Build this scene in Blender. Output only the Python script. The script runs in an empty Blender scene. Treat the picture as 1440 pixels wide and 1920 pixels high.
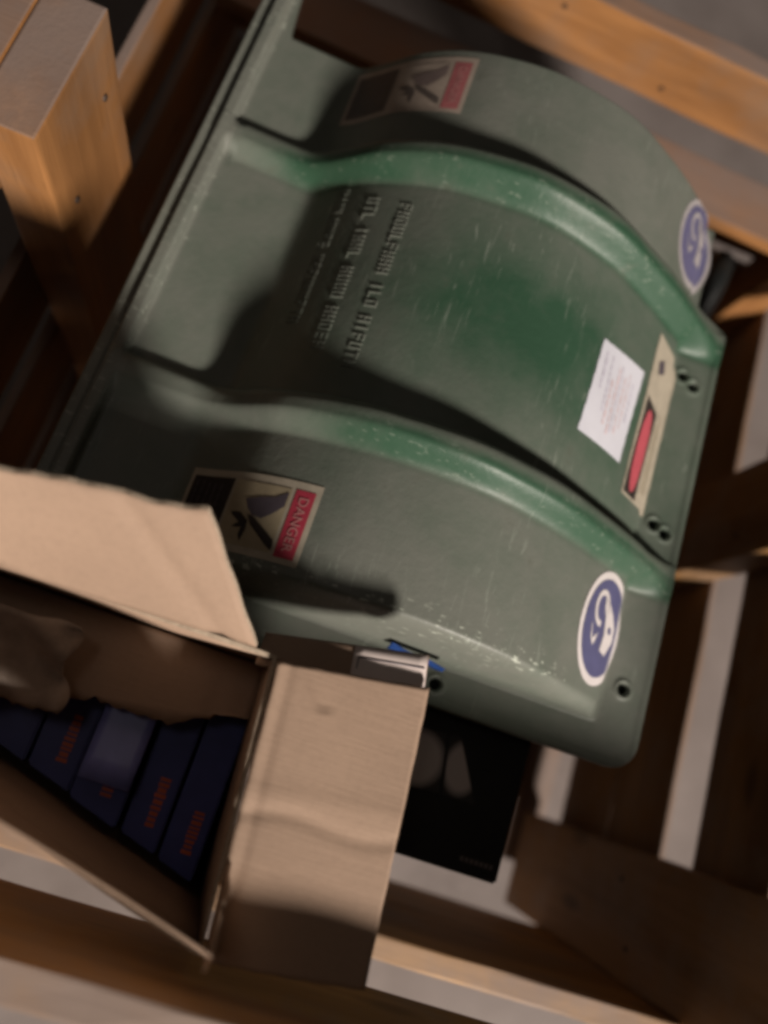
import bpy, bmesh, math, random
import numpy as np
from mathutils import Vector, Matrix
random.seed(7)
rng = np.random.default_rng(7)
S = bpy.context.scene
COL = S.collection

# ---------------------------------------------------------------- camera, world, lamps, exposure
CAM = np.array([0.19442, -0.05157, 0.65556])
RC = np.array([[0.928796, 0.304189, 0.211676], [0.349481, -0.908974, -0.227222], [0.123289, 0.28502, -0.95056]])
cd = bpy.data.cameras.new('camera')
cam = bpy.data.objects.new('camera', cd)
COL.objects.link(cam)
M = Matrix.Identity(4)
for i in range(3):
    M[i][0], M[i][1], M[i][2], M[i][3] = RC[0][i], -RC[1][i], -RC[2][i], CAM[i]
cam.matrix_world = M
cd.sensor_fit = 'HORIZONTAL'
cd.sensor_width = 36.0
cd.lens = 36.5
cd.clip_start = 0.02
cd.clip_end = 50
cd.dof.use_dof = True
cd.dof.focus_distance = 0.57
cd.dof.aperture_fstop = 2.7
S.camera = cam

world = bpy.data.worlds.new('World')
S.world = world
world.use_nodes = True
bg = world.node_tree.nodes['Background']
bg.inputs[0].default_value = (1.0, 0.80, 0.64, 1)
bg.inputs[1].default_value = 0.02

def area(name, loc, target, size, power, col, shape='DISK'):
    l = bpy.data.lights.new(name, 'AREA')
    l.shape = shape
    l.size = size
    l.energy = power
    l.color = col
    o = bpy.data.objects.new(name, l)
    COL.objects.link(o)
    o.location = loc
    o.rotation_euler = (Vector(target) - Vector(loc)).to_track_quat('-Z', 'Y').to_euler()
    return o
LD = Vector((0.52, -0.73, 0.49)).normalized()
area('warehouse_lamp', Vector((0.3, 0.2, 0.1)) + LD * 6.0, (0.3, 0.2, 0.1), 0.85, 620, (1.0, 0.90, 0.81))
area('ceiling_lamp', (-1.0, 0.62, 4.0), (0.2, 0.3, 0), 0.8, 4.5, (1.0, 0.90, 0.82))

S.view_settings.view_transform = 'Standard'
S.view_settings.look = 'None'
S.view_settings.exposure = 0.0
S.view_settings.gamma = 1.0
S.render.filter_size = 3.5
try:
    S.cycles.filter_width = 3.5
    S.cycles.pixel_filter_type = 'BLACKMAN_HARRIS'
except Exception:
    pass

# ---------------------------------------------------------------- helpers
def tag(o, label=None, cat=None, group=None, kind=None):
    if label: o['label'] = label
    if cat: o['category'] = cat
    if group: o['group'] = group
    if kind: o['kind'] = kind
    return o

def empty(name, loc=(0, 0, 0)):
    o = bpy.data.objects.new(name, None)
    o.empty_display_size = 0.05
    o.location = loc
    COL.objects.link(o)
    return o

def mesh_obj(name, verts, faces, mat, parent=None, smooth=False):
    me = bpy.data.meshes.new(name)
    me.from_pydata([tuple(v) for v in verts], [], [tuple(f) for f in faces])
    me.update()
    if mat is not None: me.materials.append(mat)
    if smooth:
        me.polygons.foreach_set('use_smooth', np.ones(len(me.polygons), bool))
    o = bpy.data.objects.new(name, me)
    COL.objects.link(o)
    if parent: o.parent = parent
    return o

def bm_obj(name, bm, mat, parent=None, smooth=False):
    me = bpy.data.meshes.new(name)
    bm.to_mesh(me)
    bm.free()
    if mat is not None: me.materials.append(mat)
    if smooth:
        me.polygons.foreach_set('use_smooth', np.ones(len(me.polygons), bool))
    o = bpy.data.objects.new(name, me)
    COL.objects.link(o)
    if parent: o.parent = parent
    return o

# ---------------------------------------------------------------- materials
class NT:
    def __init__(s, name):
        s.m = bpy.data.materials.new(name)
        s.m.use_nodes = True
        s.t = s.m.node_tree
        s.b = s.t.nodes['Principled BSDF']
    def n(s, typ, **kw):
        nd = s.t.nodes.new(typ)
        for k, v in kw.items():
            if k in nd.inputs.keys() if isinstance(k, str) else False:
                nd.inputs[k].default_value = v
            else:
                setattr(nd, k, v)
        return nd
    def l(s, a, b): s.t.links.new(a, b)
    def noise(s, vec, scale, detail=4, rough=0.55, dist=0.0):
        nd = s.t.nodes.new('ShaderNodeTexNoise')
        nd.inputs['Scale'].default_value = scale
        nd.inputs['Detail'].default_value = detail
        nd.inputs['Roughness'].default_value = rough
        nd.inputs['Distortion'].default_value = dist
        if vec is not None: s.l(vec, nd.inputs['Vector'])
        return nd.outputs['Fac']
    def ramp(s, fac, stops):
        nd = s.t.nodes.new('ShaderNodeValToRGB')
        e = nd.color_ramp.elements
        while len(e) < len(stops): e.new(0.5)
        for k, (p, c) in enumerate(stops):
            e[k].position = p
            e[k].color = c if len(c) == 4 else (*c, 1)
        s.l(fac, nd.inputs['Fac'])
        return nd.outputs['Color']
    def mix(s, fac, a, b, mode='MIX'):
        nd = s.t.nodes.new('ShaderNodeMix')
        nd.data_type = 'RGBA'
        nd.blend_type = mode
        for sock, v in ((nd.inputs[0], fac), (nd.inputs[6], a), (nd.inputs[7], b)):
            if hasattr(v, 'links') or hasattr(v, 'is_linked'): s.l(v, sock)
            else: sock.default_value = v if not isinstance(v, tuple) else (*v[:3], 1)
        return nd.outputs[2]
    def math(s, op, a, b=0.0):
        nd = s.t.nodes.new('ShaderNodeMath')
        nd.operation = op
        for sock, v in ((nd.inputs[0], a), (nd.inputs[1], b)):
            if hasattr(v, 'is_linked'): s.l(v, sock)
            else: sock.default_value = v
        return nd.outputs[0]
    def coords(s, kind='Object', scale=(1, 1, 1), rand=False):
        tc = s.t.nodes.new('ShaderNodeTexCoord')
        mp = s.t.nodes.new('ShaderNodeMapping')
        mp.inputs['Scale'].default_value = scale
        s.l(tc.outputs[kind], mp.inputs['Vector'])
        if rand:
            oi = s.t.nodes.new('ShaderNodeObjectInfo')
            cb = s.t.nodes.new('ShaderNodeCombineXYZ')
            m = s.math('MULTIPLY', oi.outputs['Random'], 37.0)
            for k in range(3): s.l(m, cb.inputs[k])
            s.l(cb.outputs[0], mp.inputs['Location'])
        return mp.outputs[0]
    def bump(s, h, strength=0.3, dist=0.002):
        nd = s.t.nodes.new('ShaderNodeBump')
        nd.inputs['Strength'].default_value = strength
        nd.inputs['Distance'].default_value = dist
        s.l(h, nd.inputs['Height'])
        s.l(nd.outputs[0], s.b.inputs['Normal'])
    def col(s, c):
        if hasattr(c, 'is_linked'): s.l(c, s.b.inputs['Base Color'])
        else: s.b.inputs['Base Color'].default_value = (*c[:3], 1)
    def set(s, rough=0.5, spec=0.5, **kw):
        s.b.inputs['Roughness'].default_value = rough
        s.b.inputs['Specular IOR Level'].default_value = spec
        return s.m

def wood_mat(name, ca, cb, dirt=(0.30, 0.235, 0.19), dirt_amt=0.55):
    w = NT(name)
    v = w.coords('Object', (5, 70, 70), rand=True)
    v2 = w.coords('Object', (1.2, 10, 10), rand=True)
    v3 = w.coords('Object', (9, 9, 9), rand=True)
    v4 = w.coords('Object', (14, 260, 260), rand=True)
    g = w.noise(v, 1.0, 6, 0.65, 0.8)
    big = w.noise(v2, 1.0, 3, 0.5, 0.6)
    fine = w.noise(v4, 1.0, 3, 0.6)
    st = w.noise(v3, 1.0, 5, 0.6)
    c = w.mix(w.ramp(g, [(0.32, (0, 0, 0)), (0.68, (1, 1, 1))]), ca, cb)
    c = w.mix(w.ramp(big, [(0.38, (0, 0, 0)), (0.66, (0.8, 0.8, 0.8))]), c, tuple(x * 0.55 for x in ca))
    c = w.mix(w.ramp(fine, [(0.60, (0, 0, 0)), (0.72, (0.4, 0.4, 0.4))]), c, tuple(x * 0.45 for x in ca))
    c = w.mix(w.ramp(st, [(0.46, (0, 0, 0)), (0.68, (dirt_amt,) * 3)]), c, dirt)
    vo = w.t.nodes.new('ShaderNodeTexVoronoi')
    vo.inputs['Scale'].default_value = 1.0
    w.l(w.coords('Object', (4.5, 11, 11), rand=True), vo.inputs['Vector'])
    kn = w.ramp(vo.outputs['Distance'], [(0.05, (0.75, 0.75, 0.75)), (0.16, (0, 0, 0))])
    c = w.mix(kn, c, tuple(x * 0.3 for x in ca))
    ge = w.t.nodes.new('ShaderNodeNewGeometry')
    sx = w.t.nodes.new('ShaderNodeSeparateXYZ')
    w.l(ge.outputs['Normal'], sx.inputs[0])
    up = w.ramp(sx.outputs[2], [(0.75, (0, 0, 0)), (0.95, (0.8, 0.8, 0.8))])
    c = w.mix(w.math('MULTIPLY', up, w.ramp(st, [(0.25, (0.55, 0.55, 0.55)), (0.6, (1, 1, 1))])), c, (0.235, 0.185, 0.165))
    w.col(c)
    h = w.math('ADD', w.math('MULTIPLY', g, 0.7), w.math('MULTIPLY', fine, 0.4))
    w.bump(h, 0.35, 0.0015)
    return w.set(0.62, 0.3)

WOOD = wood_mat('pine_wood', (0.265, 0.118, 0.040), (0.39, 0.182, 0.064), (0.20, 0.15, 0.115), 0.45)
WOOD_BOUNCE = wood_mat('bounce_lit_pine', (0.50, 0.26, 0.08), (0.62, 0.35, 0.12))  # same pine made paler, painting bounced light onto the shaded near slats
WOOD_DARK = wood_mat('brown_wood', (0.28, 0.145, 0.052), (0.39, 0.21, 0.082))

def concrete():
    w = NT('concrete')
    v = w.coords('Object', (1, 1, 1))
    a = w.noise(v, 5, 6, 0.6)
    b = w.noise(v, 60, 5, 0.7)
    c = w.noise(v, 350, 2, 0.5)
    col = w.mix(w.ramp(a, [(0.3, (0, 0, 0)), (0.7, (1, 1, 1))]), (0.165, 0.138, 0.127), (0.245, 0.21, 0.196))
    col = w.mix(w.ramp(b, [(0.52, (0, 0, 0)), (0.7, (0.6, 0.6, 0.6))]), col, (0.23, 0.19, 0.18))
    w.col(col)
    w.bump(w.math('ADD', b, w.math('MULTIPLY', c, 0.5)), 0.4, 0.002)
    return w.set(0.75, 0.35)
CONCRETE = concrete()

def green_paint():
    w = NT('worn_green_paint')
    v = w.coords('Object', (1, 1, 1))
    big = w.noise(v, 6.5, 4, 0.55, 0.4)
    mid = w.noise(v, 34, 5, 0.65, 0.3)
    fine = w.noise(v, 520, 3, 0.6)
    sp = w.noise(w.coords('Object', (0.5, 1.3, 1)), 190, 3, 0.6)
    at = w.t.nodes.new('ShaderNodeAttribute')
    at.attribute_name = 'dust'
    dust = at.outputs['Fac']
    ribn = w.t.nodes.new('ShaderNodeAttribute')
    ribn.attribute_name = 'wear'
    wear = ribn.outputs['Fac']
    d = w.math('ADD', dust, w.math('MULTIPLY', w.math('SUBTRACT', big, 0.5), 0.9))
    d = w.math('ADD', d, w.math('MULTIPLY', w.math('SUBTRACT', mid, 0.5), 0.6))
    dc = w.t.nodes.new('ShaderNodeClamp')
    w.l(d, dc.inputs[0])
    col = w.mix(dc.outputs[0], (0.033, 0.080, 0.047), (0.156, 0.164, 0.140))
    # pale chips along worn edges
    ch = w.math('MULTIPLY', w.ramp(sp, [(0.61, (0, 0, 0)), (0.67, (1, 1, 1))]), w.math('POWER', wear, 1.6))
    col = w.mix(ch, col, (0.42, 0.45, 0.38))
    col = w.mix(w.math('MULTIPLY', w.ramp(mid, [(0.63, (0, 0, 0)), (0.72, (1, 1, 1))]), 0.35), col, (0.075, 0.085, 0.06))
    scr = w.noise(w.coords('Object', (260, 26, 60)), 1.0, 3, 0.6, 1.2)
    scm = w.noise(v, 9, 3, 0.5)
    scf = w.math('MULTIPLY', w.ramp(scr, [(0.60, (0, 0, 0)), (0.69, (1, 1, 1))]), w.ramp(scm, [(0.48, (0, 0, 0)), (0.66, (0.55, 0.55, 0.55))]))
    col = w.mix(scf, col, (0.30, 0.33, 0.28))
    w.col(col)
    rr = w.t.nodes.new('ShaderNodeMapRange')
    w.l(dc.outputs[0], rr.inputs[0])
    rr.inputs[3].default_value = 0.46
    rr.inputs[4].default_value = 0.50
    w.l(w.math('SUBTRACT', rr.outputs[0], w.math('MULTIPLY', wear, 0.05)), w.b.inputs['Roughness'])
    w.b.inputs['Specular IOR Level'].default_value = 0.34
    w.bump(w.math('ADD', w.math('MULTIPLY', fine, 0.35), w.math('MULTIPLY', w.noise(v, 150, 4, 0.6), 1.0)), 0.20, 0.0016)
    return w.m
GREEN = green_paint()

def plain(name, c, rough=0.5, spec=0.4, var=0.12, scale=60, bump=0.0):
    w = NT(name)
    v = w.coords('Object', (1, 1, 1), rand=True)
    a = w.noise(v, scale, 5, 0.6)
    lo = tuple(x * (1 - var) for x in c)
    hi = tuple(min(1, x * (1 + var)) for x in c)
    w.col(w.mix(w.ramp(a, [(0.3, (0, 0, 0)), (0.7, (1, 1, 1))]), lo, hi))
    if bump: w.bump(a, bump, 0.001)
    return w.set(rough, spec)

def card_mat(name, c):
    w = NT(name)
    v = w.coords('Object', (1, 1, 1), rand=True)
    vs = w.coords('Object', (30, 420, 30), rand=True)
    a = w.noise(v, 9, 5, 0.6)
    f = w.noise(v, 240, 4, 0.7)
    fl = w.noise(vs, 1.0, 3, 0.6)
    col = w.mix(w.ramp(a, [(0.3, (0, 0, 0)), (0.75, (1, 1, 1))]), tuple(x * 0.86 for x in c), tuple(x * 1.05 for x in c))
    col = w.mix(w.ramp(f, [(0.45, (0, 0, 0)), (0.75, (0.25, 0.25, 0.25))]), col, tuple(x * 0.6 for x in c))
    w.col(col)
    w.bump(w.math('ADD', w.math('MULTIPLY', f, 0.4), fl), 0.18, 0.0012)
    return w.set(0.72, 0.25)
CARD = card_mat('cardboard', (0.365, 0.252, 0.180))
CRUMPLE = plain('crumpled_paper', (0.33, 0.26, 0.21), 0.7, 0.2, 0.3, 40)
TAPE = plain('brown_packing_tape', (0.33, 0.215, 0.15), 0.55, 0.35, 0.12, 30)
CARD_RAW = plain('torn_paper_fibre', (0.50, 0.40, 0.30), 0.9, 0.1, 0.2, 300)
BLACK = plain('black_print', (0.035, 0.028, 0.025), 0.5, 0.3)
BLACK_CARD = plain('black_carton_board', (0.012, 0.011, 0.011), 0.45, 0.3)
NAVY = plain('navy_carton_board', (0.042, 0.052, 0.19), 0.42, 0.35)
LIT_BLUE = plain('painted_lit_blue', (0.17, 0.19, 0.46), 0.4, 0.4, 0.2, 30)  # navy carton top painted paler so that it looks lit
ORANGE = plain('orange_red_ink', (0.42, 0.085, 0.035), 0.45, 0.4)
CREAM = plain('cream_label_film', (0.42, 0.37, 0.29), 0.4, 0.4, 0.12, 90)
CREAM2 = plain('yellowed_label_film', (0.36, 0.30, 0.20), 0.4, 0.4, 0.15, 60)
RED = plain('red_label_ink', (0.42, 0.045, 0.075), 0.38, 0.4, 0.15, 80)
PINK = plain('faded_red_ink', (0.46, 0.088, 0.11), 0.38, 0.4, 0.12, 80)
PALE = plain('pale_lettering_ink', (0.50, 0.24, 0.23), 0.4, 0.4)
GREYINK = plain('grey_purple_ink', (0.085, 0.07, 0.085), 0.4, 0.4)
CREAM_F = plain('muted_label_film', (0.36, 0.295, 0.245), 0.4, 0.4, 0.15, 60)  # lower-contrast colours for the far warning label
BLACK_F = plain('muted_black_print', (0.105, 0.085, 0.075), 0.5, 0.3)
INK_F = plain('muted_purple_ink', (0.17, 0.13, 0.12), 0.4, 0.4)
RED_F = plain('muted_pink_ink', (0.36, 0.115, 0.12), 0.4, 0.4)
WHITE = plain('white_paper', (0.62, 0.62, 0.68), 0.55, 0.3, 0.04, 40)
LABELW = plain('white_label_paper', (0.70, 0.60, 0.56), 0.6, 0.3, 0.06, 40)
BLUEINK = plain('blue_sticker_ink', (0.098, 0.098, 0.195), 0.38, 0.4, 0.08, 60)
WHITEINK = plain('white_sticker_film', (0.66, 0.61, 0.60), 0.4, 0.4, 0.05, 60)
LILAC = plain('faint_grey_print', (0.52, 0.50, 0.58), 0.55, 0.3)
ROSE = plain('faint_rose_print', (0.62, 0.50, 0.52), 0.55, 0.3)
HOLE = plain('dark_hole', (0.008, 0.008, 0.007), 0.8, 0.1)
BLUEFILM = plain('blue_plastic_film', (0.02, 0.055, 0.20), 0.25, 0.6)
RUBBER = plain('black_rubber', (0.012, 0.014, 0.014), 0.5, 0.4)
def soft_lit_patch():  # soft pale patch, painting lamp light onto the black carton
    w = NT('painted_lit_patch')
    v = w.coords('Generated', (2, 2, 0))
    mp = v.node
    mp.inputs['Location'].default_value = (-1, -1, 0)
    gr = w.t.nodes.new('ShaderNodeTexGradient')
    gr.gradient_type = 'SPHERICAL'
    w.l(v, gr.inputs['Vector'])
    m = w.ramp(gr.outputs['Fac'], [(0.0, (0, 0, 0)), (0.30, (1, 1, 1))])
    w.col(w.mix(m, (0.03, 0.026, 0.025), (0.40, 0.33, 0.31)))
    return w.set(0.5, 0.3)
LIT_PATCH = soft_lit_patch()
DIMPRINT = plain('dim_grey_print', (0.12, 0.10, 0.10), 0.5, 0.3)

# ---------------------------------------------------------------- concrete floor
FZ = -0.735
n = 40
vs = [(-4 + 8 * i / n, -4 + 8 * j / n, FZ + 0.002 * random.random()) for j in range(n + 1) for i in range(n + 1)]
fs = [(j * (n + 1) + i, j * (n + 1) + i + 1, (j + 1) * (n + 1) + i + 1, (j + 1) * (n + 1) + i) for j in range(n) for i in range(n)]
tag(mesh_obj('floor', vs, fs, CONCRETE), kind='structure')

# ---------------------------------------------------------------- wooden crate
def plank(name, p0, p1, wid, thk, up, mat, parent, bev=0.0025, rough=0.0012):
    """board from p0 to p1 (centre line), wid across 'up' direction, thk along the third axis"""
    p0, p1 = Vector(p0), Vector(p1)
    X = (p1 - p0)
    L = X.length
    X.normalize()
    Z = Vector(up)
    Z = (Z - X * Z.dot(X)).normalized()
    Y = Z.cross(X)
    bm = bmesh.new()
    bmesh.ops.create_cube(bm, size=1)
    bmesh.ops.scale(bm, vec=(L, thk, wid), verts=bm.verts)
    lon = [e for e in bm.edges if abs((e.verts[0].co - e.verts[1].co).x) > L * 0.5]
    bmesh.ops.bevel(bm, geom=bm.edges[:], offset=bev, segments=2, affect='EDGES', profile=0.6)
    lon = [e for e in bm.edges if abs((e.verts[0].co - e.verts[1].co).x) > L * 0.5]
    bmesh.ops.subdivide_edges(bm, edges=lon, cuts=max(2, int(L / 0.05)), use_grid_fill=True)
    ph = random.random() * 10
    for v in bm.verts:
        v.co.z += rough * math.sin(v.co.x * 23 + ph) * (1 if v.co.z > 0 else -0.7) + rough * 0.7 * (random.random() - 0.5)
        v.co.y += rough * 0.5 * (random.random() - 0.5)
    o = bm_obj(name, bm, mat, parent)
    R = Matrix((X, Y, Z)).transposed().to_4x4()
    off = Vector(parent.location) if parent else Vector((0, 0, 0))
    o.matrix_local = Matrix.Translation((p0 + p1) / 2 - off) @ R
    return o

XL, XR, YN, YF = -0.107, 0.79, -0.206, 0.84
crate = tag(empty('wooden_crate', (0.34, 0.32, FZ + 0.02)), 'open slatted pine crate with corner posts standing on the concrete floor', 'crate')
def cp(name, p0, p1, wid, thk, up, mat=WOOD, **k):
    return plank(name, p0, p1, wid, thk, up, mat, crate, **k)
T = 0.022
# left wall slats (run along y)
for z0, z1 in ((-0.145, -0.043), (-0.30, -0.19), (-0.45, -0.335), (-0.60, -0.485)):
    cp('slat', (XL - 0.006, YN - T, (z0 + z1) / 2), (XL - 0.006, YF + T, (z0 + z1) / 2), z1 - z0, 0.012, (0, 0, 1))
# right wall slats
for z0, z1 in ((-0.235, -0.100), (-0.445, -0.304), (-0.60, -0.449)):
    cp('slat', (XR + 0.004, YN - T, (z0 + z1) / 2), (XR + 0.004, YF + T, (z0 + z1) / 2), z1 - z0, 0.008, (0, 0, 1), WOOD_DARK)
# near wall slats (run along x)
for z0, z1 in ((0.040, 0.180), (-0.318, -0.137), (-0.495, -0.322)):
    cp('slat', (XL - 0.05, YN - T / 2, (z0 + z1) / 2), (XR - 0.001, YN - T / 2, (z0 + z1) / 2), z1 - z0, T, (0, 0, 1), WOOD_BOUNCE)
# far wall slats
for z0, z1 in ((-0.30, -0.19), (-0.45, -0.335), (-0.60, -0.485)):
    cp('slat', (XL + 0.001, YF + T / 2, (z0 + z1) / 2), (XR - 0.001, YF + T / 2, (z0 + z1) / 2), z1 - z0, T, (0, 0, 1))
cp('top_rail', (XL + 0.001, YF + 0.016, -0.076), (XR + 0.06, YF + 0.016, -0.076), 0.092, 0.03, (0, 0, 1))
cp('top_rail', (-0.26, 0.345, 0.095), (-0.1065, 0.345, 0.095), 0.088, 0.150, (0, 0, 1))
cp('ledge_board', (XL + 0.001, 0.788, -0.168), (XR - 0.001, 0.788, -0.168), 0.088, 0.02, (0, 1, 0))
# posts: left one stands proud above the slats
cp('post', (-0.083, 0.335, FZ + 0.06), (-0.083, 0.335, 0.138), 0.130, 0.046, (0, 1, 0))
PX = XR - 0.0235
cp('post', (PX, 0.375, -0.63), (PX, 0.375, 0.02), 0.13, 0.045, (0, 1, 0), WOOD_DARK)
cp('post', (PX, YN + 0.072, -0.63), (PX, YN + 0.072, 0.20), 0.142, 0.045, (0, 1, 0), WOOD_DARK)
cp('post', (PX, YF - 0.04, -0.63), (PX, YF - 0.04, -0.01), 0.075, 0.045, (0, 1, 0))
# floor boards (run along y)
x = XL + 0.003
for x0, x1 in ((-0.105, 0.03), (0.036, 0.17), (0.176, 0.31), (0.316, 0.45), (0.456, 0.59), (0.596, 0.690), (0.735, 0.787)):
    cp('floor_board', ((x0 + x1) / 2, YN + 0.062, -0.66), ((x0 + x1) / 2, YF - 0.002, -0.66), x1 - x0, 0.02, (1, 0, 0), WOOD_DARK)
for yb in (0.0, 0.32, 0.7):
    cp('bearer', (XL, yb, -0.7025), (XR, yb, -0.7025), 0.063, 0.09, (0, 0, 1), WOOD_DARK)

NAIL = plain('rusty_nail', (0.055, 0.035, 0.025), 0.55, 0.4)
def nail(p, d):
    bm = bmesh.new()
    bmesh.ops.create_cone(bm, cap_ends=True, segments=10, radius1=0.0034, radius2=0.0028, depth=0.002)
    o = bm_obj('nail', bm, NAIL, crate)
    o.matrix_local = Matrix.Translation(Vector(p) - Vector(crate.location)) @ Vector(d).to_track_quat('Z', 'Y').to_matrix().to_4x4()
for p_, d_ in (((-0.0592, 0.300, 0.030), (1, 0, 0)), ((-0.0592, 0.372, 0.074), (1, 0, 0)), 
               ((0.30, YF + 0.0002, -0.055), (0, -1, 0)), ((0.46, YF + 0.0002, -0.10), (0, -1, 0)), ((0.60, YF + 0.0002, -0.06), (0, -1, 0)),
               ((PX - 0.0233, -0.10, -0.30), (-1, 0, 0)), ((PX - 0.0233, -0.17, -0.26), (-1, 0, 0)), ((PX - 0.0233, 0.34, -0.20), (-1, 0, 0)), ((PX - 0.0233, 0.41, -0.36), (-1, 0, 0))):
    nail(p_, d_)

# ---------------------------------------------------------------- machine guard
W, YA, YB, YNE, YFE, HR = 0.56, 0.1781, 0.4361, 0.0370, 0.5723, 0.0172
ZK = np.array([0.02017, 0.00413, 0.02378, 0.07503, 0.10432, 0.11603, 0.11589, 0.10211, 0.07393, 0.03737, 0.00004])
def cubic(s):
    s = np.clip(s, 0, 1) * 10
    i = np.minimum(s.astype(int), 9)
    t = s - i
    zp = np.concatenate([[2 * ZK[0] - ZK[1]], ZK, [2 * ZK[-1] - ZK[-2]]])
    p0, p1, p2, p3 = zp[i], zp[i + 1], zp[i + 2], zp[i + 3]
    return p1 + .5 * t * (p2 - p0 + t * (2 * p0 - 5 * p1 + 4 * p2 - p3 + t * (3 * (p1 - p2) + p3 - p0)))
def ss(a, b, x):
    t = np.clip((x - a) / (b - a), 0, 1)
    return t * t * (3 - 2 * t)
def smax(a, b, k):
    h = np.clip(0.5 + 0.5 * (a - b) / k, 0, 1)
    return b + (a - b) * h + k * h * (1 - h)
def H(x, y):
    x = np.asarray(x, float)
    y = np.asarray(y, float)
    s = x / W
    drum = cubic(s) - HR
    wall = 0.0225 - 0.0225 * ss(0.500, 0.519, x)
    drum = np.where(s > 0.895, np.minimum(drum, wall), drum)
    drum = np.where(s > 0.928, wall, drum)
    drum = np.where(s < 0.19, -0.02 + (drum + 0.02) * ss(0.13, 0.19, s), drum)
    # round over the near end of the drum and drop it to the flange
    drum = drum - 0.0055 * ss(YA - 0.004, YA + 0.004, y) * (1 - ss(YB - 0.004, YB + 0.004, y)) - 0.003 * ss(YB - 0.004, YB + 0.004, y)
    e = np.clip((y - YNE + 0.004) / 0.016, 0, 1)
    endf = np.sqrt(np.clip(1 - (1 - e) ** 2, 0, 1))
    drum = np.where(drum > 0, drum * endf, drum)
    flange = 0.0015 * ss(W - 0.008, W - 0.003, x) + 0.0012 * (1 - ss(0.004, 0.009, y))
    land = np.where(x < 0.3, 0.004 * ss(0.004, 0.014, y), 0.0)
    z = smax(drum, flange + land, 0.005)
    # left border strip with a shallow outer lip
    bord = 0.0095 * (1 - ss(0.0095, 0.0125, x)) + 0.0155 * ss(0.0095, 0.0125, x) * (1 - ss(0.022, 0.029, x))
    bord = bord - 0.003 * np.exp(-((x - 0.0108) / 0.0012) ** 2)
    z = np.maximum(z, bord)
    # ribs
    for yc in (YA, YB):
        up_ = np.clip((y - yc) / 0.0185, 0, 1)
        dn_ = yc - y
        prof = np.where(y > yc, np.clip(1 - up_ ** 4.0, 0, 1) ** 0.6, 1 - ss(0.0015, 0.0215, dn_))
        on = (y - yc < 0.0185) & (dn_ < 0.0215)
        top = smax(cubic(s), 0.0160 + 0 * s, 0.006)
        top = np.where(s > 0.90, np.maximum(cubic(s), 0.0035), top)
        z = np.where(on, np.maximum(z, z + (top - z) * prof * ss(0.010, 0.017, x)), z)
    return z
HOLES = [(0.525, 0.391), (0.538, 0.384), (0.529, 0.228), (0.542, 0.223), (0.535, 0.068), (0.368, 0.0175)]
nx, ny = 440, 460
gx = np.linspace(0, W, nx + 1)
tj = np.linspace(0, 1, ny + 1)
X, TJ = np.meshgrid(gx, tj)
YFAR = YFE + 0.085 * (1 - ss(0.026, 0.040, X))
Y = TJ * YFAR
def round_corner(X, Y, cx, cy, r, sx, sy):
    dx, dy = (X - cx) * sx, (Y - cy) * sy
    m = (dx > 0) & (dy > 0)
    d = np.sqrt(dx * dx + dy * dy)
    f = np.where(m & (d > r), r / np.maximum(d, 1e-9), 1)
    return np.where(m, cx + dx * f * sx, X), np.where(m, cy + dy * f * sy, Y)
X, Y = round_corner(X, Y, W - 0.026, 0.026, 0.026, 1, -1)
xm = W - 0.036 * ss(0.452, 0.478, Y)
X = np.where(X > 0.48, 0.48 + (X - 0.48) * (xm - 0.48) / (W - 0.48), X)
X, Y = round_corner(X, Y, 0.012, 0.012, 0.012, -1, -1)
Z = H(X, Y)
for hx, hy in HOLES:
    d = np.hypot(X - hx, Y - hy)
    Z += 0.0016 * np.exp(-((d - 0.0075) / 0.0018) ** 2)
    Z -= 0.010 * (1 - ss(0.0042, 0.0058, d))
wv = 0.0008 * np.sin(X * 31 + 1.3) * np.sin(Y * 27) + 0.0005 * np.sin(X * 71 + Y * 55)
Z += wv * ss(0.004, 0.02, Z)
nv = (nx + 1) * (ny + 1)
V = np.stack([X.ravel(), Y.ravel(), Z.ravel()], 1)
idx = np.arange(nv).reshape(ny + 1, nx + 1)
F = np.stack([idx[:-1, :-1], idx[:-1, 1:], idx[1:, 1:], idx[1:, :-1]], -1).reshape(-1, 4)
ring = np.concatenate([idx[0, :], idx[1:, -1], idx[-1, -2::-1], idx[-2:0:-1, 0]])
low = V[ring].copy()
low[:, 2] -= 0.010
cen = np.array([W / 2, 0.3])
mid = V[ring].copy()
out = mid[:, :2] - cen
mid[:, :2] += 0.0012 * out / np.linalg.norm(out, axis=1)[:, None]
mid[:, 2] -= 0.0015
a = nv + np.arange(len(ring))
b = a + len(ring)
low[:, :2] = mid[:, :2]
V = np.concatenate([V, mid, low])
r2 = np.roll(ring, -1)
a2, b2 = np.roll(a, -1), np.roll(b, -1)
F = np.concatenate([F, np.stack([ring, a, a2, r2], -1), np.stack([a, b, b2, a2], -1)])
guard = tag(empty('machine_guard', (0.28, 0.29, 0.0)), 'big dusty green domed machine guard with two raised ribs lying in the crate', 'machine guard')
GO = Vector(guard.location)
def gset(o):
    o.parent = guard
    o.matrix_local = Matrix.Translation(-GO)
    return o
me = bpy.data.meshes.new('shell')
me.vertices.add(len(V))
me.vertices.foreach_set('co', V.ravel())
me.loops.add(F.size)
me.loops.foreach_set('vertex_index', F.ravel())
me.polygons.add(len(F))
me.polygons.foreach_set('loop_start', np.arange(0, F.size, 4))
me.polygons.foreach_set('loop_total', np.full(len(F), 4))
me.update(calc_edges=True)
me.validate()
me.polygons.foreach_set('use_smooth', np.ones(len(me.polygons), bool))
vx, vy, vz = V[:, 0], V[:, 1], V[:, 2]
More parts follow.
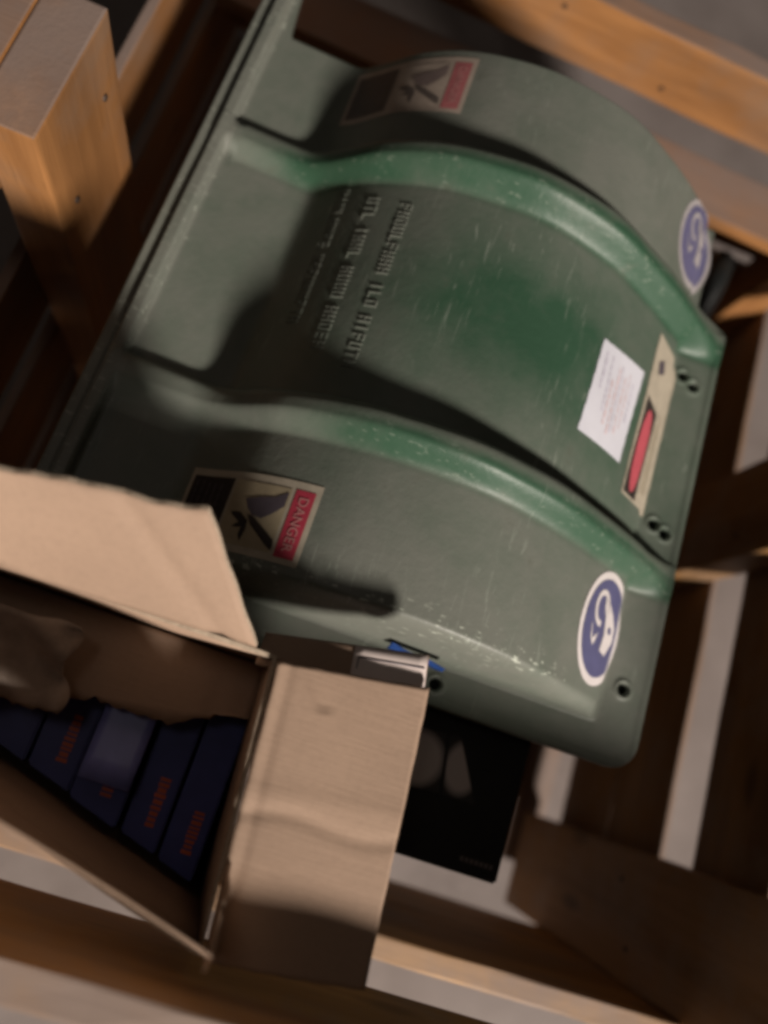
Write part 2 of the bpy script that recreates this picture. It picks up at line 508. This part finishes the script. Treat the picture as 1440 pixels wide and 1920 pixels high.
ribm = np.maximum(np.exp(-((vy - YA + 0.0085) / 0.0125) ** 4) * ss(0.14, 0.26, vx), np.exp(-((vy - YB + 0.0075) / 0.0145) ** 4) * ss(0.02, 0.10, vx))
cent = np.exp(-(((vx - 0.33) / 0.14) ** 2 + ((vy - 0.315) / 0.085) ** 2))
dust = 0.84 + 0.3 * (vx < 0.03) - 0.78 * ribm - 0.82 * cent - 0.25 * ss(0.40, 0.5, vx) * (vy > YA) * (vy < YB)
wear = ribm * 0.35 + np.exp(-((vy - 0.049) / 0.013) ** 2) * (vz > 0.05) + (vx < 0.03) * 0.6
for nm, arr in (('dust', dust), ('wear', wear)):
    at = me.attributes.new(nm, 'FLOAT', 'POINT')
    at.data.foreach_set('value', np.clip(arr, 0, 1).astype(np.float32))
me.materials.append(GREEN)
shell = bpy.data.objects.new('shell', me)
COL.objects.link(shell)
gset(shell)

# --- stickers that follow the guard's surface
def surf(x, y, off):
    x, y = np.asarray(x, float), np.asarray(y, float)
    h = 0.0012
    z = (H(x, y) + H(x + h, y) + H(x - h, y)) / 3
    gxx = (H(x + h, y) - H(x - h, y)) / (2 * h)
    gyy = (H(x, y + h) - H(x, y - h)) / (2 * h)
    nn = np.stack([-gxx, -gyy, np.ones_like(z)], -1)
    nn /= np.linalg.norm(nn, axis=-1, keepdims=True)
    z = z + (0.0008 * np.sin(x * 31 + 1.3) * np.sin(y * 27) + 0.0005 * np.sin(x * 71 + y * 55)) * ss(0.004, 0.02, z)
    return np.stack([x, y, z], -1) + nn * np.asarray(off)[..., None] if np.ndim(off) else np.stack([x, y, z], -1) + nn * off

def inpoly(px, py, poly):
    c = np.zeros(px.shape, bool)
    m = len(poly)
    for i in range(m):
        x1, y1 = poly[i]
        x2, y2 = poly[(i + 1) % m]
        cond = ((y1 > py) != (y2 > py))
        with np.errstate(divide='ignore', invalid='ignore'):
            xx = (x2 - x1) * (py - y1) / (y2 - y1) + x1
        c ^= cond & (px < xx)
    return c

def layer(name, polys, off, mat, parent, step=0.0006, test=None):
    if test is None:
        allp = np.array([q for p_ in polys for q in p_])
    else:
        allp = np.array(polys)
    x0, y0 = allp.min(0)
    x1, y1 = allp.max(0)
    kx, ky = max(2, int((x1 - x0) / step)), max(2, int((y1 - y0) / step))
    gx, gy = np.meshgrid(np.linspace(x0, x1, kx + 1), np.linspace(y0, y1, ky + 1))
    cx_ = (gx[:-1, :-1] + gx[1:, 1:]) / 2
    cy_ = (gy[:-1, :-1] + gy[1:, 1:]) / 2
    if test is None:
        msk = np.zeros(cx_.shape, bool)
        for p_ in polys: msk |= inpoly(cx_, cy_, p_)
    else:
        msk = test(cx_, cy_)
    P = surf(gx, gy, off)
    ids = np.arange(gx.size).reshape(gx.shape)
    f = np.stack([ids[:-1, :-1], ids[:-1, 1:], ids[1:, 1:], ids[1:, :-1]], -1)[msk]
    used, inv = np.unique(f, return_inverse=True)
    o = mesh_obj(name, P.reshape(-1, 3)[used], inv.reshape(-1, 4), mat, None, True)
    gset(o)
    if parent is not guard:
        o.parent = parent
        o.matrix_local = Matrix.Identity(4)
    return o
def rect(x0, y0, x1, y1): return [(x0, y0), (x1, y0), (x1, y1), (x0, y1)]

def text_layer(name, body, x, y, size, rot, off, mat, parent, squeeze=1.0):
    cu = bpy.data.curves.new('t', 'FONT')
    cu.body = body
    cu.size = size
    cu.align_x = 'CENTER'
    cu.align_y = 'CENTER'
    cu.resolution_u = 3
    to = bpy.data.objects.new('t', cu)
    COL.objects.link(to)
    dg = bpy.context.evaluated_depsgraph_get()
    dg.update()
    tm = bpy.data.meshes.new_from_object(to.evaluated_get(dg))
    bpy.data.objects.remove(to)
    bm = bmesh.new()
    bm.from_mesh(tm)
    bmesh.ops.triangulate(bm, faces=bm.faces[:])
    bmesh.ops.subdivide_edges(bm, edges=[e for e in bm.edges if e.calc_length() > size * 0.25], cuts=2)
    co = np.array([v.co[:] for v in bm.verts])
    fc = [[v.index for v in f.verts] for f in bm.faces]
    bm.verts.index_update()
    fc = [[v.index for v in f.verts] for f in bm.faces]
    bm.free()
    c, s_ = math.cos(rot), math.sin(rot)
    ux, uy = co[:, 0] * squeeze, co[:, 1]
    P = surf(x + ux * c - uy * s_, y + ux * s_ + uy * c, off)
    o = mesh_obj(name, P, fc, mat, None)
    gset(o)
    if parent is not guard:
        o.parent = parent
        o.matrix_local = Matrix.Identity(4)
    return o

def warning_label(dy, muted):
    CRM, BLK, YEL, INK = (CREAM_F, BLACK_F, CREAM_F, INK_F) if muted else (CREAM, BLACK, CREAM2, GREYINK)
    base = layer('warning_label', [rect(0.1153, 0.0545 + dy, 0.2195, 0.1208 + dy)], 0.0005, CRM, guard)
    sh = lambda q: [(a_, b_ + dy) for a_, b_ in q]
    layer('text_panel', [sh(rect(0.1185, 0.0605, 0.1525, 0.1145))], 0.0008, BLK, base)
    for k in range(5):
        xx = 0.1225 + 0.0052 * k
        segs = []
        yy = 0.0640
        while yy < 0.108:
            l_ = random.uniform(0.003, 0.008)
            segs.append(sh(rect(xx, yy, xx + 0.0011, min(yy + l_, 0.1115))))
            yy += l_ + 0.0012
        layer('text_line', segs, 0.0011, GREYINK, base, 0.0005)
    layer('picture_panel', [sh(rect(0.1545, 0.0605, 0.1975, 0.1135))], 0.0008, YEL, base)
    hand = [(0.1663, 0.0989), (0.1764, 0.1023), (0.1871, 0.1042), (0.1962, 0.1101), (0.1961, 0.0979), (0.1879, 0.0894), (0.1825, 0.0852), (0.1751, 0.0864), (0.1697, 0.0919)]
    bar = [(0.1716, 0.0866), (0.1763, 0.0856), (0.1971, 0.0705), (0.1974, 0.0624), (0.1931, 0.0649), (0.176, 0.0791)]
    fing = [(0.1586, 0.0869), (0.166, 0.0873), (0.1735, 0.0813), (0.1743, 0.0741), (0.1728, 0.064), (0.17, 0.0694), (0.1705, 0.075), (0.1628, 0.0744), (0.1673, 0.079), (0.16, 0.0844)]
    layer('hand_symbol', [sh(hand)], 0.0011, INK, base, 0.0005)
    layer('machine_symbol', [sh(bar), sh(fing)], 0.0011, BLK, base, 0.0005)
    head = layer('red_header', [sh(rect(0.2005, 0.0590, 0.2155, 0.1140))], 0.0008, RED_F if muted else RED, base)
    text_layer('header_lettering', 'DANGER', 0.2080, 0.0865 + dy, 0.0105, -math.pi / 2, 0.0012, PALE, base, 1.05)
    return base
tag(warning_label(0.0, False), 'warning label with red DANGER band nearest the cardboard box')
tag(warning_label(0.4425, True), 'muted warning label at the far end of the guard')

def ear_sticker(yc, cx0=0.4885, film=None, ink=None):
    film, ink = film or WHITEINK, ink or BLUEINK
    rx, ry = 0.0305, 0.0505
    def ell(k): return lambda px, py: ((px - cx0) / (rx * k)) ** 2 + ((py - yc) / (ry * k)) ** 2 < 1
    bb = [(cx0 - rx, yc - ry), (cx0 + rx, min(yc + ry, 0.5715))]
    base = layer('ear_protection_sticker', bb, 0.0007, film, guard, 0.0005, ell(1.0))
    layer('blue_disc', bb, 0.0011, ink, base, 0.0005, ell(0.86))
    d = yc - 0.1070
    e_ = cx0 - 0.4885
    sh = lambda q: [(a_ + e_, b_ + d) for a_, b_ in q]
    face = [(0.4835, 0.1355), (0.4915, 0.1290), (0.4975, 0.1225), (0.5035, 0.1117), (0.5040, 0.0996), (0.4975, 0.0850), (0.4895, 0.0875), (0.4912, 0.1019), (0.4885, 0.1174), (0.4850, 0.124)]
    layer('head_symbol', [sh(face)], 0.0015, film, base, 0.0004)
    def band(px, py):
        u, v_ = (px - e_ - 0.4815) / 0.0095, (py - d - 0.1225) / 0.0165
        r_ = np.sqrt(u * u + v_ * v_)
        return (r_ < 1) & (r_ > 0.68) & ~((u > 0.2) & (v_ < -0.1))
    layer('headband_symbol', [(0.4715 + e_, 0.104 + d), (0.4915 + e_, 0.141 + d)], 0.0015, film, base, 0.0004, band)
    jaw = [(0.4715, 0.1080), (0.4732, 0.1040), (0.4765, 0.0935), (0.4790, 0.0965), (0.4825, 0.1010), (0.4805, 0.0920), (0.4785, 0.0880), (0.4745, 0.0940)]
    layer('mouth_symbol', [sh(jaw)], 0.0015, film, base, 0.0004)
    layer('ear_cup_symbol', [(0.494 + e_, 0.1035 + d), (0.500 + e_, 0.1115 + d)], 0.0019, ink, base, 0.0004,
          lambda px, py: ((px - e_ - 0.497) / 0.0022) ** 2 + ((py - d - 0.1075) / 0.0034) ** 2 < 1)
    return base
ear_sticker(0.1070)
ear_sticker(0.5260, 0.4965, plain('grazing_light_film', (0.40, 0.37, 0.37), 0.4, 0.4, 0.08, 60), plain('grazing_light_ink', (0.12, 0.115, 0.21), 0.4, 0.4, 0.1, 60))  # same sticker again; grazing light at the far end painted into its colours

# plain white paper label
pl = layer('paper_label', [[(0.4085, 0.347), (0.466, 0.351), (0.462, 0.253), (0.405, 0.253)]], 0.0006, WHITE, guard)
for k, (xx, y0, y1, mt, wd) in enumerate([(0.415, 0.300, 0.338, LILAC, 0.0026), (0.4235, 0.282, 0.340, LILAC, 0.0022), (0.428, 0.272, 0.318, ROSE, 0.0030), (0.4345, 0.266, 0.335, ROSE, 0.0022), (0.4385, 0.270, 0.338, LILAC, 0.0016), (0.4435, 0.272, 0.330, ROSE, 0.0020), (0.449, 0.280, 0.336, ROSE, 0.0016), (0.4545, 0.290, 0.330, LILAC, 0.0022)]):
    segs = []
    yy = y0
    while yy < y1:
        l_ = random.uniform(0.003, 0.011)
        segs.append(rect(xx, yy, xx + wd * random.uniform(0.7, 1.1), min(yy + l_, y1)))
        yy += l_ + 0.0015
    layer('printed_line', segs, 0.0009, mt, pl, 0.0005)

# long danger label on the steep right side
dl = layer('danger_label', [[(0.4765, 0.404), (0.4735, 0.231), (0.5165, 0.231), (0.518, 0.392)]], 0.0007, CREAM, guard, 0.0005)
layer('black_header', [[(0.4790, 0.336), (0.4975, 0.327), (0.4945, 0.2335), (0.4755, 0.2335)]], 0.0011, BLACK, dl, 0.0005)
layer('red_oval', [(0.477, 0.236), (0.4945, 0.326)], 0.0015, PINK, dl, 0.0005,
      lambda px, py: (np.abs((px - 0.4862 - (py - 0.281) * 0.02) / 0.0068) ** 2.4 + np.abs((py - 0.281) / 0.043) ** 2.4) < 1)
layer('small_symbol', [[(0.4835, 0.3765), (0.4910, 0.3826), (0.4945, 0.3691), (0.4865, 0.3641)]], 0.0011, GREYINK, dl, 0.0005)
for xx, y0, y1 in ((0.500, 0.245, 0.318), (0.504, 0.245, 0.33), (0.508, 0.25, 0.325)):
    layer('printed_line', [rect(xx, y0, xx + 0.0012, y1)], 0.0011, CREAM2, dl, 0.0005)

# bolt holes (dark plugs at the bottom of the recesses)
for hx, hy in HOLES:
    bm = bmesh.new()
    bmesh.ops.create_cone(bm, cap_ends=True, segments=20, radius1=0.0052, radius2=0.0048, depth=0.004)
    zc = float(H(np.array([hx]), np.array([hy]))[0]) - 0.0065
    bmesh.ops.translate(bm, vec=(hx, hy, zc), verts=bm.verts)
    gset(bm_obj('bolt_hole', bm, HOLE, None))

# three lines of raised, worn-away cast lettering
def glyph_boxes(cx_, cy_, w_, h_):
    """upright letter strokes: h_ runs along x (up the drum), w_ along y"""
    st = 0.28 * w_
    kind = random.choice('EHLTIFNOU')
    L_ = rect(cx_ - h_ / 2, cy_ + w_ / 2 - st, cx_ + h_ / 2, cy_ + w_ / 2)
    R_ = rect(cx_ - h_ / 2, cy_ - w_ / 2, cx_ + h_ / 2, cy_ - w_ / 2 + st)
    Mv = rect(cx_ - h_ / 2, cy_ - st / 2, cx_ + h_ / 2, cy_ + st / 2)
    top = rect(cx_ + h_ / 2 - st, cy_ - w_ / 2, cx_ + h_ / 2, cy_ + w_ / 2)
    bot = rect(cx_ - h_ / 2, cy_ - w_ / 2, cx_ - h_ / 2 + st, cy_ + w_ / 2)
    mid_ = rect(cx_ - st / 2, cy_ - w_ / 2, cx_ + st / 2, cy_ + w_ / 2)
    return {'E': [L_, top, bot, mid_], 'H': [L_, R_, mid_], 'L': [L_, bot], 'T': [Mv, top], 'I': [Mv], 'F': [L_, top, mid_],
            'N': [L_, R_, mid_], 'O': [L_, R_, top, bot], 'U': [L_, R_, bot]}[kind]
def emboss(rects, hgt, name):
    vs_, fs_ = [], []
    for q in rects:
        (x0, y0), (x1, y1) = q[0], q[2]
        k = len(vs_)
        xs = np.array([x0, x1, x1, x0, x0 + 0.0004, x1 - 0.0004, x1 - 0.0004, x0 + 0.0004])
        ys = np.array([y0, y0, y1, y1, y0 + 0.0004, y0 + 0.0004, y1 - 0.0004, y1 - 0.0004])
        P = surf(xs, ys, np.array([-0.0008] * 4 + [hgt] * 4))
        vs_ += P.tolist()
        fs_ += [(k + 4, k + 5, k + 6, k + 7)] + [(k + i, k + (i + 1) % 4, k + 4 + (i + 1) % 4, k + 4 + i) for i in range(4)]
    o = mesh_obj(name, vs_, fs_, GREEN, None)
    at = o.data.attributes.new('dust', 'FLOAT', 'POINT')
    at.data.foreach_set('value', np.full(len(vs_), 0.85, np.float32))
    gset(o)
for xr_, y0, y1, words in ((0.146, 0.266, 0.412, (8, 9)), (0.1745, 0.240, 0.400, (3, 4, 4, 5)), (0.2035, 0.226, 0.396, (9, 3, 6))):
    tot = sum(words) + 0.8 * (len(words) - 1)
    pitch = (y1 - y0) / tot
    yy = y1
    for wd in words:
        rects = []
        for _ in range(wd):
            rects += glyph_boxes(xr_, yy - pitch / 2, pitch * 0.74, 0.0105)
            yy -= pitch
        yy -= pitch * 0.8
        emboss(rects, 0.0011, 'cast_lettering')

# ---------------------------------------------------------------- black carton under the guard's near corner
bc = tag(empty('black_carton', (0.375, 0.04, -0.64)), 'black carton with a painted patch of light, under the near corner of the guard', 'carton')
def add_child_bm(parent, name, bm, mat, smooth=False):
    o = bm_obj(name, bm, mat, None, smooth)
    o.parent = parent
    o.matrix_local = Matrix.Translation(-Vector(parent.location))
    return o
def box_bm(x0, x1, y0, y1, z0, z1, bev=0.002):
    bm = bmesh.new()
    bmesh.ops.create_cube(bm, size=1)
    bmesh.ops.scale(bm, vec=(x1 - x0, y1 - y0, z1 - z0), verts=bm.verts)
    bmesh.ops.translate(bm, vec=((x0 + x1) / 2, (y0 + y1) / 2, (z0 + z1) / 2), verts=bm.verts)
    bmesh.ops.bevel(bm, geom=bm.edges[:], offset=bev, segments=2, affect='EDGES')
    return bm
add_child_bm(bc, 'body', box_bm(0.275, 0.474, -0.122, 0.20, -0.649, -0.022), BLACK_CARD)
def flat_poly(parent, name, pts, z, mat, thk=0.0006):
    m_ = len(pts)
    v_ = [(a_, b_, z) for a_, b_ in pts] + [(a_, b_, z - thk) for a_, b_ in pts]
    f_ = [tuple(range(m_))] + [(i, i + m_, (i + 1) % m_ + m_, (i + 1) % m_) for i in range(m_)]
    o = mesh_obj(name, v_, f_, mat, None)
    bm = bmesh.new()
    bm.from_mesh(o.data)
    bmesh.ops.recalc_face_normals(bm, faces=bm.faces[:])
    bm.to_mesh(o.data)
    bm.free()
    o.parent = parent
    o.matrix_local = Matrix.Translation(-Vector(parent.location))
    return o
flat_poly(bc, 'painted_light', [(0.360, -0.020), (0.3965, -0.017), (0.404, -0.066), (0.350, -0.070)], -0.0214, LIT_PATCH)  # patch of lamp light painted on the carton top, in two pieces
flat_poly(bc, 'painted_light', [(0.3995, -0.017), (0.409, -0.015), (0.437, -0.066), (0.4075, -0.066)], -0.0214, LIT_PATCH)
for k in range(7):
    flat_poly(bc, 'printed_mark', [(0.437 + 0.0045 * k, -0.108), (0.440 + 0.0045 * k, -0.108), (0.440 + 0.0045 * k, -0.112), (0.437 + 0.0045 * k, -0.112)], -0.0214, DIMPRINT)

# strip of blue film caught beside the near edge of the guard
def sheet(name, p00, p10, p11, p01, nu, nv, thk, mat, parent, disp=None, edge=None, smooth=True):
    """thin board spanned by four corners; disp(u,v) moves it along its normal, edge(u,v) returns (du,dv)"""
    P = [np.array(p, float) for p in (p00, p10, p11, p01)]
    nrm = np.cross(P[1] - P[0], P[3] - P[0])
    nrm /= np.linalg.norm(nrm)
    top, botv = [], []
    for j in range(nv + 1):
        for i in range(nu + 1):
            u, v_ = i / nu, j / nv
            if edge:
                du, dv = edge(u, v_)
                uu, vv = u + du, v_ + dv
            else:
                uu, vv = u, v_
            q = P[0] * (1 - uu) * (1 - vv) + P[1] * uu * (1 - vv) + P[2] * uu * vv + P[3] * (1 - uu) * vv
            d = disp(u, v_) if disp else 0.0
            top.append(q + nrm * d)
            botv.append(q + nrm * (d - thk))
    m_ = (nu + 1) * (nv + 1)
    g = lambda i, j: j * (nu + 1) + i
    f_ = []
    for j in range(nv):
        for i in range(nu):
            f_.append((g(i, j), g(i + 1, j), g(i + 1, j + 1), g(i, j + 1)))
            f_.append((m_ + g(i, j), m_ + g(i, j + 1), m_ + g(i + 1, j + 1), m_ + g(i + 1, j)))
    def rim(a_, b_): f_.append((a_, a_ + m_, b_ + m_, b_))
    for i in range(nu):
        rim(g(i, 0), g(i + 1, 0))
        rim(g(i + 1, nv), g(i, nv))
    for j in range(nv):
        rim(g(0, j + 1), g(0, j))
        rim(g(nu, j), g(nu, j + 1))
    o = mesh_obj(name, top + botv, f_, mat, None)
    me_ = o.data
    if smooth:
        sm = np.zeros(len(me_.polygons), bool)
        sm[:2 * nu * nv] = True
        me_.polygons.foreach_set('use_smooth', sm)
    if mat is CARD and thk > 0.0025:
        me_.materials.append(CARD_RAW)
        mi = np.ones(len(me_.polygons), np.int32)
        mi[:2 * nu * nv] = 0
        me_.polygons.foreach_set('material_index', mi)
    if parent is not None:
        o.parent = parent
        o.matrix_local = Matrix.Translation(-Vector(parent.location))
    return o

# ---------------------------------------------------------------- open cardboard box
bx = tag(empty('cardboard_box', (0.09, -0.10, -0.35)), 'open brown cardboard box with folded back flaps beside the green guard', 'box')
BZ = 0.135
TK = 0.003
x0b, x1b, yfb, ynb = -0.14, 0.232, -0.016, -0.192
jit = lambda amp: (lambda u, v: amp * (math.sin(u * 9 + v * 5) + 0.6 * math.sin(v * 14 + 1)))
# right wall, far wall, left wall, near wall (pushed in), bottom
sheet('right_wall', (0.2425, ynb, -0.35), (0.226, yfb, -0.35), (0.226, yfb, BZ), (0.2425, ynb, BZ), 4, 6, TK, CARD, bx)
sheet('far_wall', (0.2255, yfb + TK, -0.35), (x0b, yfb + TK, -0.35), (x0b, yfb + TK, BZ), (0.2255, yfb + TK, BZ - 0.002), 8, 6, TK, CARD, bx)
sheet('near_wall', (x0b, -0.072, -0.35), (0.241, ynb, -0.35), (0.241, ynb - 0.001, BZ - 0.001), (x0b, -0.068, BZ), 16, 6, TK, CARD, bx,
      disp=lambda u, v: 0.006 * math.sin(u * 3.14) * v)
sheet('left_wall', (x0b - 0.001, yfb, -0.35), (x0b - 0.001, -0.07, -0.35), (x0b - 0.001, -0.07, BZ), (x0b - 0.001, yfb, BZ), 4, 4, TK, CARD, bx)
sheet('bottom', (x0b, -0.18, -0.350), (0.235, -0.18, -0.350), (0.235, yfb, -0.350), (x0b, yfb, -0.350), 4, 4, TK, CARD, bx)
# near flap standing up and leaning in
sheet('flap', (x0b, -0.0655, BZ + 0.001), (0.244, ynb + 0.001, BZ + 0.003), (0.2385, -0.172, 0.219), (x0b, -0.070, 0.221), 40, 10, 0.0015, CARD, bx,
      lambda u, v: 0.003 * math.sin(u * 5) * v, lambda u, v: (0, (0.03 * math.sin(u * 13) if v == 1 else 0)))
# big flap folded out to the right
def fl_disp(u, v):
    d = 0.0012 * math.sin(u * 5 + v * 7)
    d -= 0.0012 * math.exp(-((u - 0.085) / 0.03) ** 2)
    d -= 0.0012 * math.exp(-((v - 0.47 - 0.02 * math.sin(u * 6)) / 0.022) ** 2)
    d += 0.0007 * math.exp(-((v - 0.55) / 0.04) ** 2)
    d -= 0.0016 * math.exp(-(((u - 0.25) - (0.95 - v) * 1.2) / 0.05) ** 2) * (v > 0.85)
    d -= 0.006 * max(0, u - 0.9) ** 1 * (v > 0.9)
    return d
def fl_edge(u, v):
    e = 0.004 * math.sin(v * 7 + 2) + 0.0015 * math.sin(v * 43)
    f = 0.002 * math.sin(u * 7) + 0.0012 * math.sin(u * 31 + 1)
    return (e if u in (0, 1) else 0), (f if v in (0, 1) else 0)
sheet('flap', (0.2435, -0.194, BZ + 0.004), (0.3445, -0.186, BZ - 0.001), (0.3295, -0.0005, BZ + 0.001), (0.2265, -0.0165, BZ + 0.005), 40, 60, TK, CARD, bx, fl_disp, fl_edge)
# far flap, folded up and out over the guard
def tf_disp(u, v):
    return 0.0015 * math.sin(u * 6 + 1) * v - 0.002 * math.exp(-((u - 0.93 + 0.1 * v) / 0.02) ** 2) - 0.004 * max(0, u - 0.9) * v * 4
sheet('flap', (-0.14, -0.024, BZ), (0.2105, -0.0125, BZ), (0.1555, 0.0465, 0.203), (-0.14, -0.002, 0.200), 60, 20, TK, CARD, bx, tf_disp,
      lambda u, v: ((0.0015 * math.sin(v * 17) if u == 1 else 0), (0.012 * math.sin(u * 19) + 0.006 * math.sin(u * 97) if v == 1 else 0)))
# outer flap of the far side lying under the big flap, with a white label on its end
lf = sheet('flap', (0.214, -0.022, BZ - 0.011), (0.3315, -0.018, BZ - 0.010), (0.3245, 0.0215, BZ - 0.008), (0.2135, 0.000, BZ - 0.011), 16, 8, 0.003, CARD, bx, jit(0.0005))
lab = sheet('address_label', (0.277, -0.016, BZ - 0.0085), (0.3300, -0.012, BZ - 0.0075), (0.3235, 0.0205, BZ - 0.0055), (0.2735, 0.0110, BZ - 0.0070), 8, 4, 0.0006, LABELW, bx)
for (u0, v0, u1, v1) in ((0.06, 0.72, 0.97, 0.75), (0.06, 0.45, 0.075, 0.75)):
    P = [np.array(q) for q in ((0.277, -0.016, BZ - 0.0085), (0.3300, -0.012, BZ - 0.0075), (0.3235, 0.0205, BZ - 0.0055), (0.2735, 0.0110, BZ - 0.0070))]
    q = lambda u, v: P[0] * (1 - u) * (1 - v) + P[1] * u * (1 - v) + P[2] * u * v + P[3] * (1 - u) * v + np.array([0, 0, 0.0006])
    ln = sheet('label_rule', q(u0, v0), q(u1, v0), q(u1, v1), q(u0, v1), 2, 1, 0.0003, GREYINK, None)
    ln.parent = lab
    ln.matrix_local = Matrix.Identity(4)
# torn inner flap lying over the cartons
random.seed(3)
jag = [random.uniform(-1, 1) for _ in range(100)]
def torn_edge(u, v):
    if v == 0:
        i = int(u * 60)
        return 0, (0.03 + 0.07 * math.exp(-((u - 0.78) / 0.12) ** 2)) * jag[i] - 0.22 * math.exp(-((u - 0.84) / 0.055) ** 2) + 0.10 * ss(0.88, 1.0, u) + 0.03 * math.sin(u * 23)
    return 0, 0
sheet('torn_flap', (-0.10, -0.118, 0.062), (0.226, -0.060, 0.050), (0.2245, -0.018, 0.058), (-0.10, -0.018, 0.070), 60, 14, 0.006, CARD, bx,
      lambda u, v: 0.004 * math.sin(u * 8) * (1 - v) + 0.0012 * jag[int(u * 60)] * (1 - v), torn_edge)
sheet('torn_paper', (0.000, -0.104, 0.074), (0.100, -0.094, 0.066), (0.095, -0.036, 0.096), (0.000, -0.036, 0.112), 30, 16, 0.001, CRUMPLE, bx,
      lambda u, v: 0.005 * math.sin(u * 7 + v * 4) * math.sin(v * 6 + u * 3) + 0.0015 * math.sin(u * 19 + v * 13),
      lambda u, v: ((0.05 * math.sin(v * 9) if u == 1 else 0), (0.02 * jag[int(u * 30)] if v == 0 else 0)))
sheet('corner_light_block', (0.2455, -0.186, BZ + 0.002), (0.2410, -0.138, BZ + 0.002), (0.2415, -0.146, 0.175), (0.2405, -0.176, 0.219), 8, 8, 0.002, CARD, bx,  # standing strip added at the crumpled corner to stop lamp light leaking in
      lambda u, v: 0.0006 * math.sin(u * 9 + v * 5), lambda u, v: (0, (0.05 * jag[int(u * 8)] if v == 1 else 0)))
# navy cartons standing inside the box
xs = [(-0.055, -0.021), (-0.019, 0.014), (0.016, 0.049), (0.051, 0.085), (0.087, 0.122), (0.124, 0.163), (0.167, 0.196), (0.199, 0.228)]
lbls = ['navy carton at the left end of the row in the cardboard box', 'second navy carton from the left end of the row', 'navy carton under the torn flap, third from the left', 'navy carton fourth from the left in the cardboard box', 'navy carton with faint red lettering left of the one painted as lit', 'wider navy carton in the middle with light painted on its top', 'narrow navy carton with red lettering, second from the bright folded flap', 'rightmost navy carton with red lettering beside the bright folded flap']
for k, (a0, a1) in enumerate(xs):
    near = -0.070 - 0.118 * ((a0 + a1) / 2 + 0.14) / 0.38 + 0.0055
    zt = 0.022 + [0, 0.004, 0.002, 0.003, 0.0, 0.008, 0.001, 0.003][k]
    ct = tag(empty('navy_carton', ((a0 + a1) / 2, -0.09, -0.345)), lbls[k], 'carton', 'navy cartons standing in the cardboard box')
    bmc = box_bm(a0, a1, near, -0.026, -0.345, zt, 0.0015)
    for v in bmc.verts:
        if v.co.y < -0.06:
            v.co.y -= 0.118 / 0.38 * (v.co.x - a0) - 0.118 / 0.38 * (a1 - a0) * 0.5
    add_child_bm(ct, 'body', bmc, NAVY)
    if k == 5:
        sheet('lit_top_sheet', (a0 + 0.001, near + 0.022, zt + 0.010), (a1, near + 0.022, zt + 0.014), (a1, -0.030, zt + 0.0012), (a0 + 0.001, -0.030, zt + 0.0008), 6, 6, 0.0008, LIT_BLUE, ct)  # tilted sheet added for the lit carton top; light painted into its blue
    if k >= 4:
        random.seed(20 + k)
        yy = near + 0.013
        xm = a0 + (a1 - a0) * 0.62
        for _ in range(9):
            l_ = random.uniform(0.0018, 0.0034)
            w_ = random.uniform(0.006, 0.0085)
            flat_poly(ct, 'lettering', [(xm - w_ / 2, yy), (xm + w_ / 2, yy), (xm + w_ / 2, yy + l_), (xm - w_ / 2, yy + l_)], zt + 0.0005, ORANGE, 0.0004)
            yy += l_ + random.uniform(0.0008, 0.0014)

# blue film
bf = sheet('blue_film', (0.312, 0.0285, 0.034), (0.362, 0.0255, 0.034), (0.360, 0.0265, 0.049), (0.312, 0.0315, 0.050), 24, 4, 0.0006, BLUEFILM, None, jit(0.0006))
tag(bf, 'strip of blue plastic film tucked between box flap and green guard', 'plastic film')

# black hose in the far right corner of the crate
def tube(name, pts, r, mat, seg=10):
    cu = bpy.data.curves.new(name, 'CURVE')
    cu.dimensions = '3D'
    sp = cu.splines.new('NURBS')
    sp.points.add(len(pts) - 1)
    for p_, q in zip(sp.points, pts): p_.co = (*q, 1)
    sp.use_endpoint_u = True
    sp.order_u = 4
    cu.bevel_depth = r
    cu.bevel_resolution = 3
    cu.resolution_u = 8
    cu.use_fill_caps = True
    o = bpy.data.objects.new('t', cu)
    COL.objects.link(o)
    dg = bpy.context.evaluated_depsgraph_get()
    dg.update()
    m_ = bpy.data.meshes.new_from_object(o.evaluated_get(dg))
    bpy.data.objects.remove(o)
    m_.name = name
    m_.materials.clear()
    m_.materials.append(mat)
    m_.polygons.foreach_set('use_smooth', np.ones(len(m_.polygons), bool))
    o = bpy.data.objects.new(name, m_)
    COL.objects.link(o)
    return o
hz = tube('black_hose', [(0.66, 0.60, -0.62), (0.655, 0.62, -0.35), (0.648, 0.66, -0.22), (0.645, 0.72, -0.20), (0.668, 0.765, -0.24), (0.69, 0.79, -0.36), (0.71, 0.79, -0.62)], 0.017, RUBBER)
tag(hz, 'black rubber hose standing in the crate corner beyond the guard', 'hose')
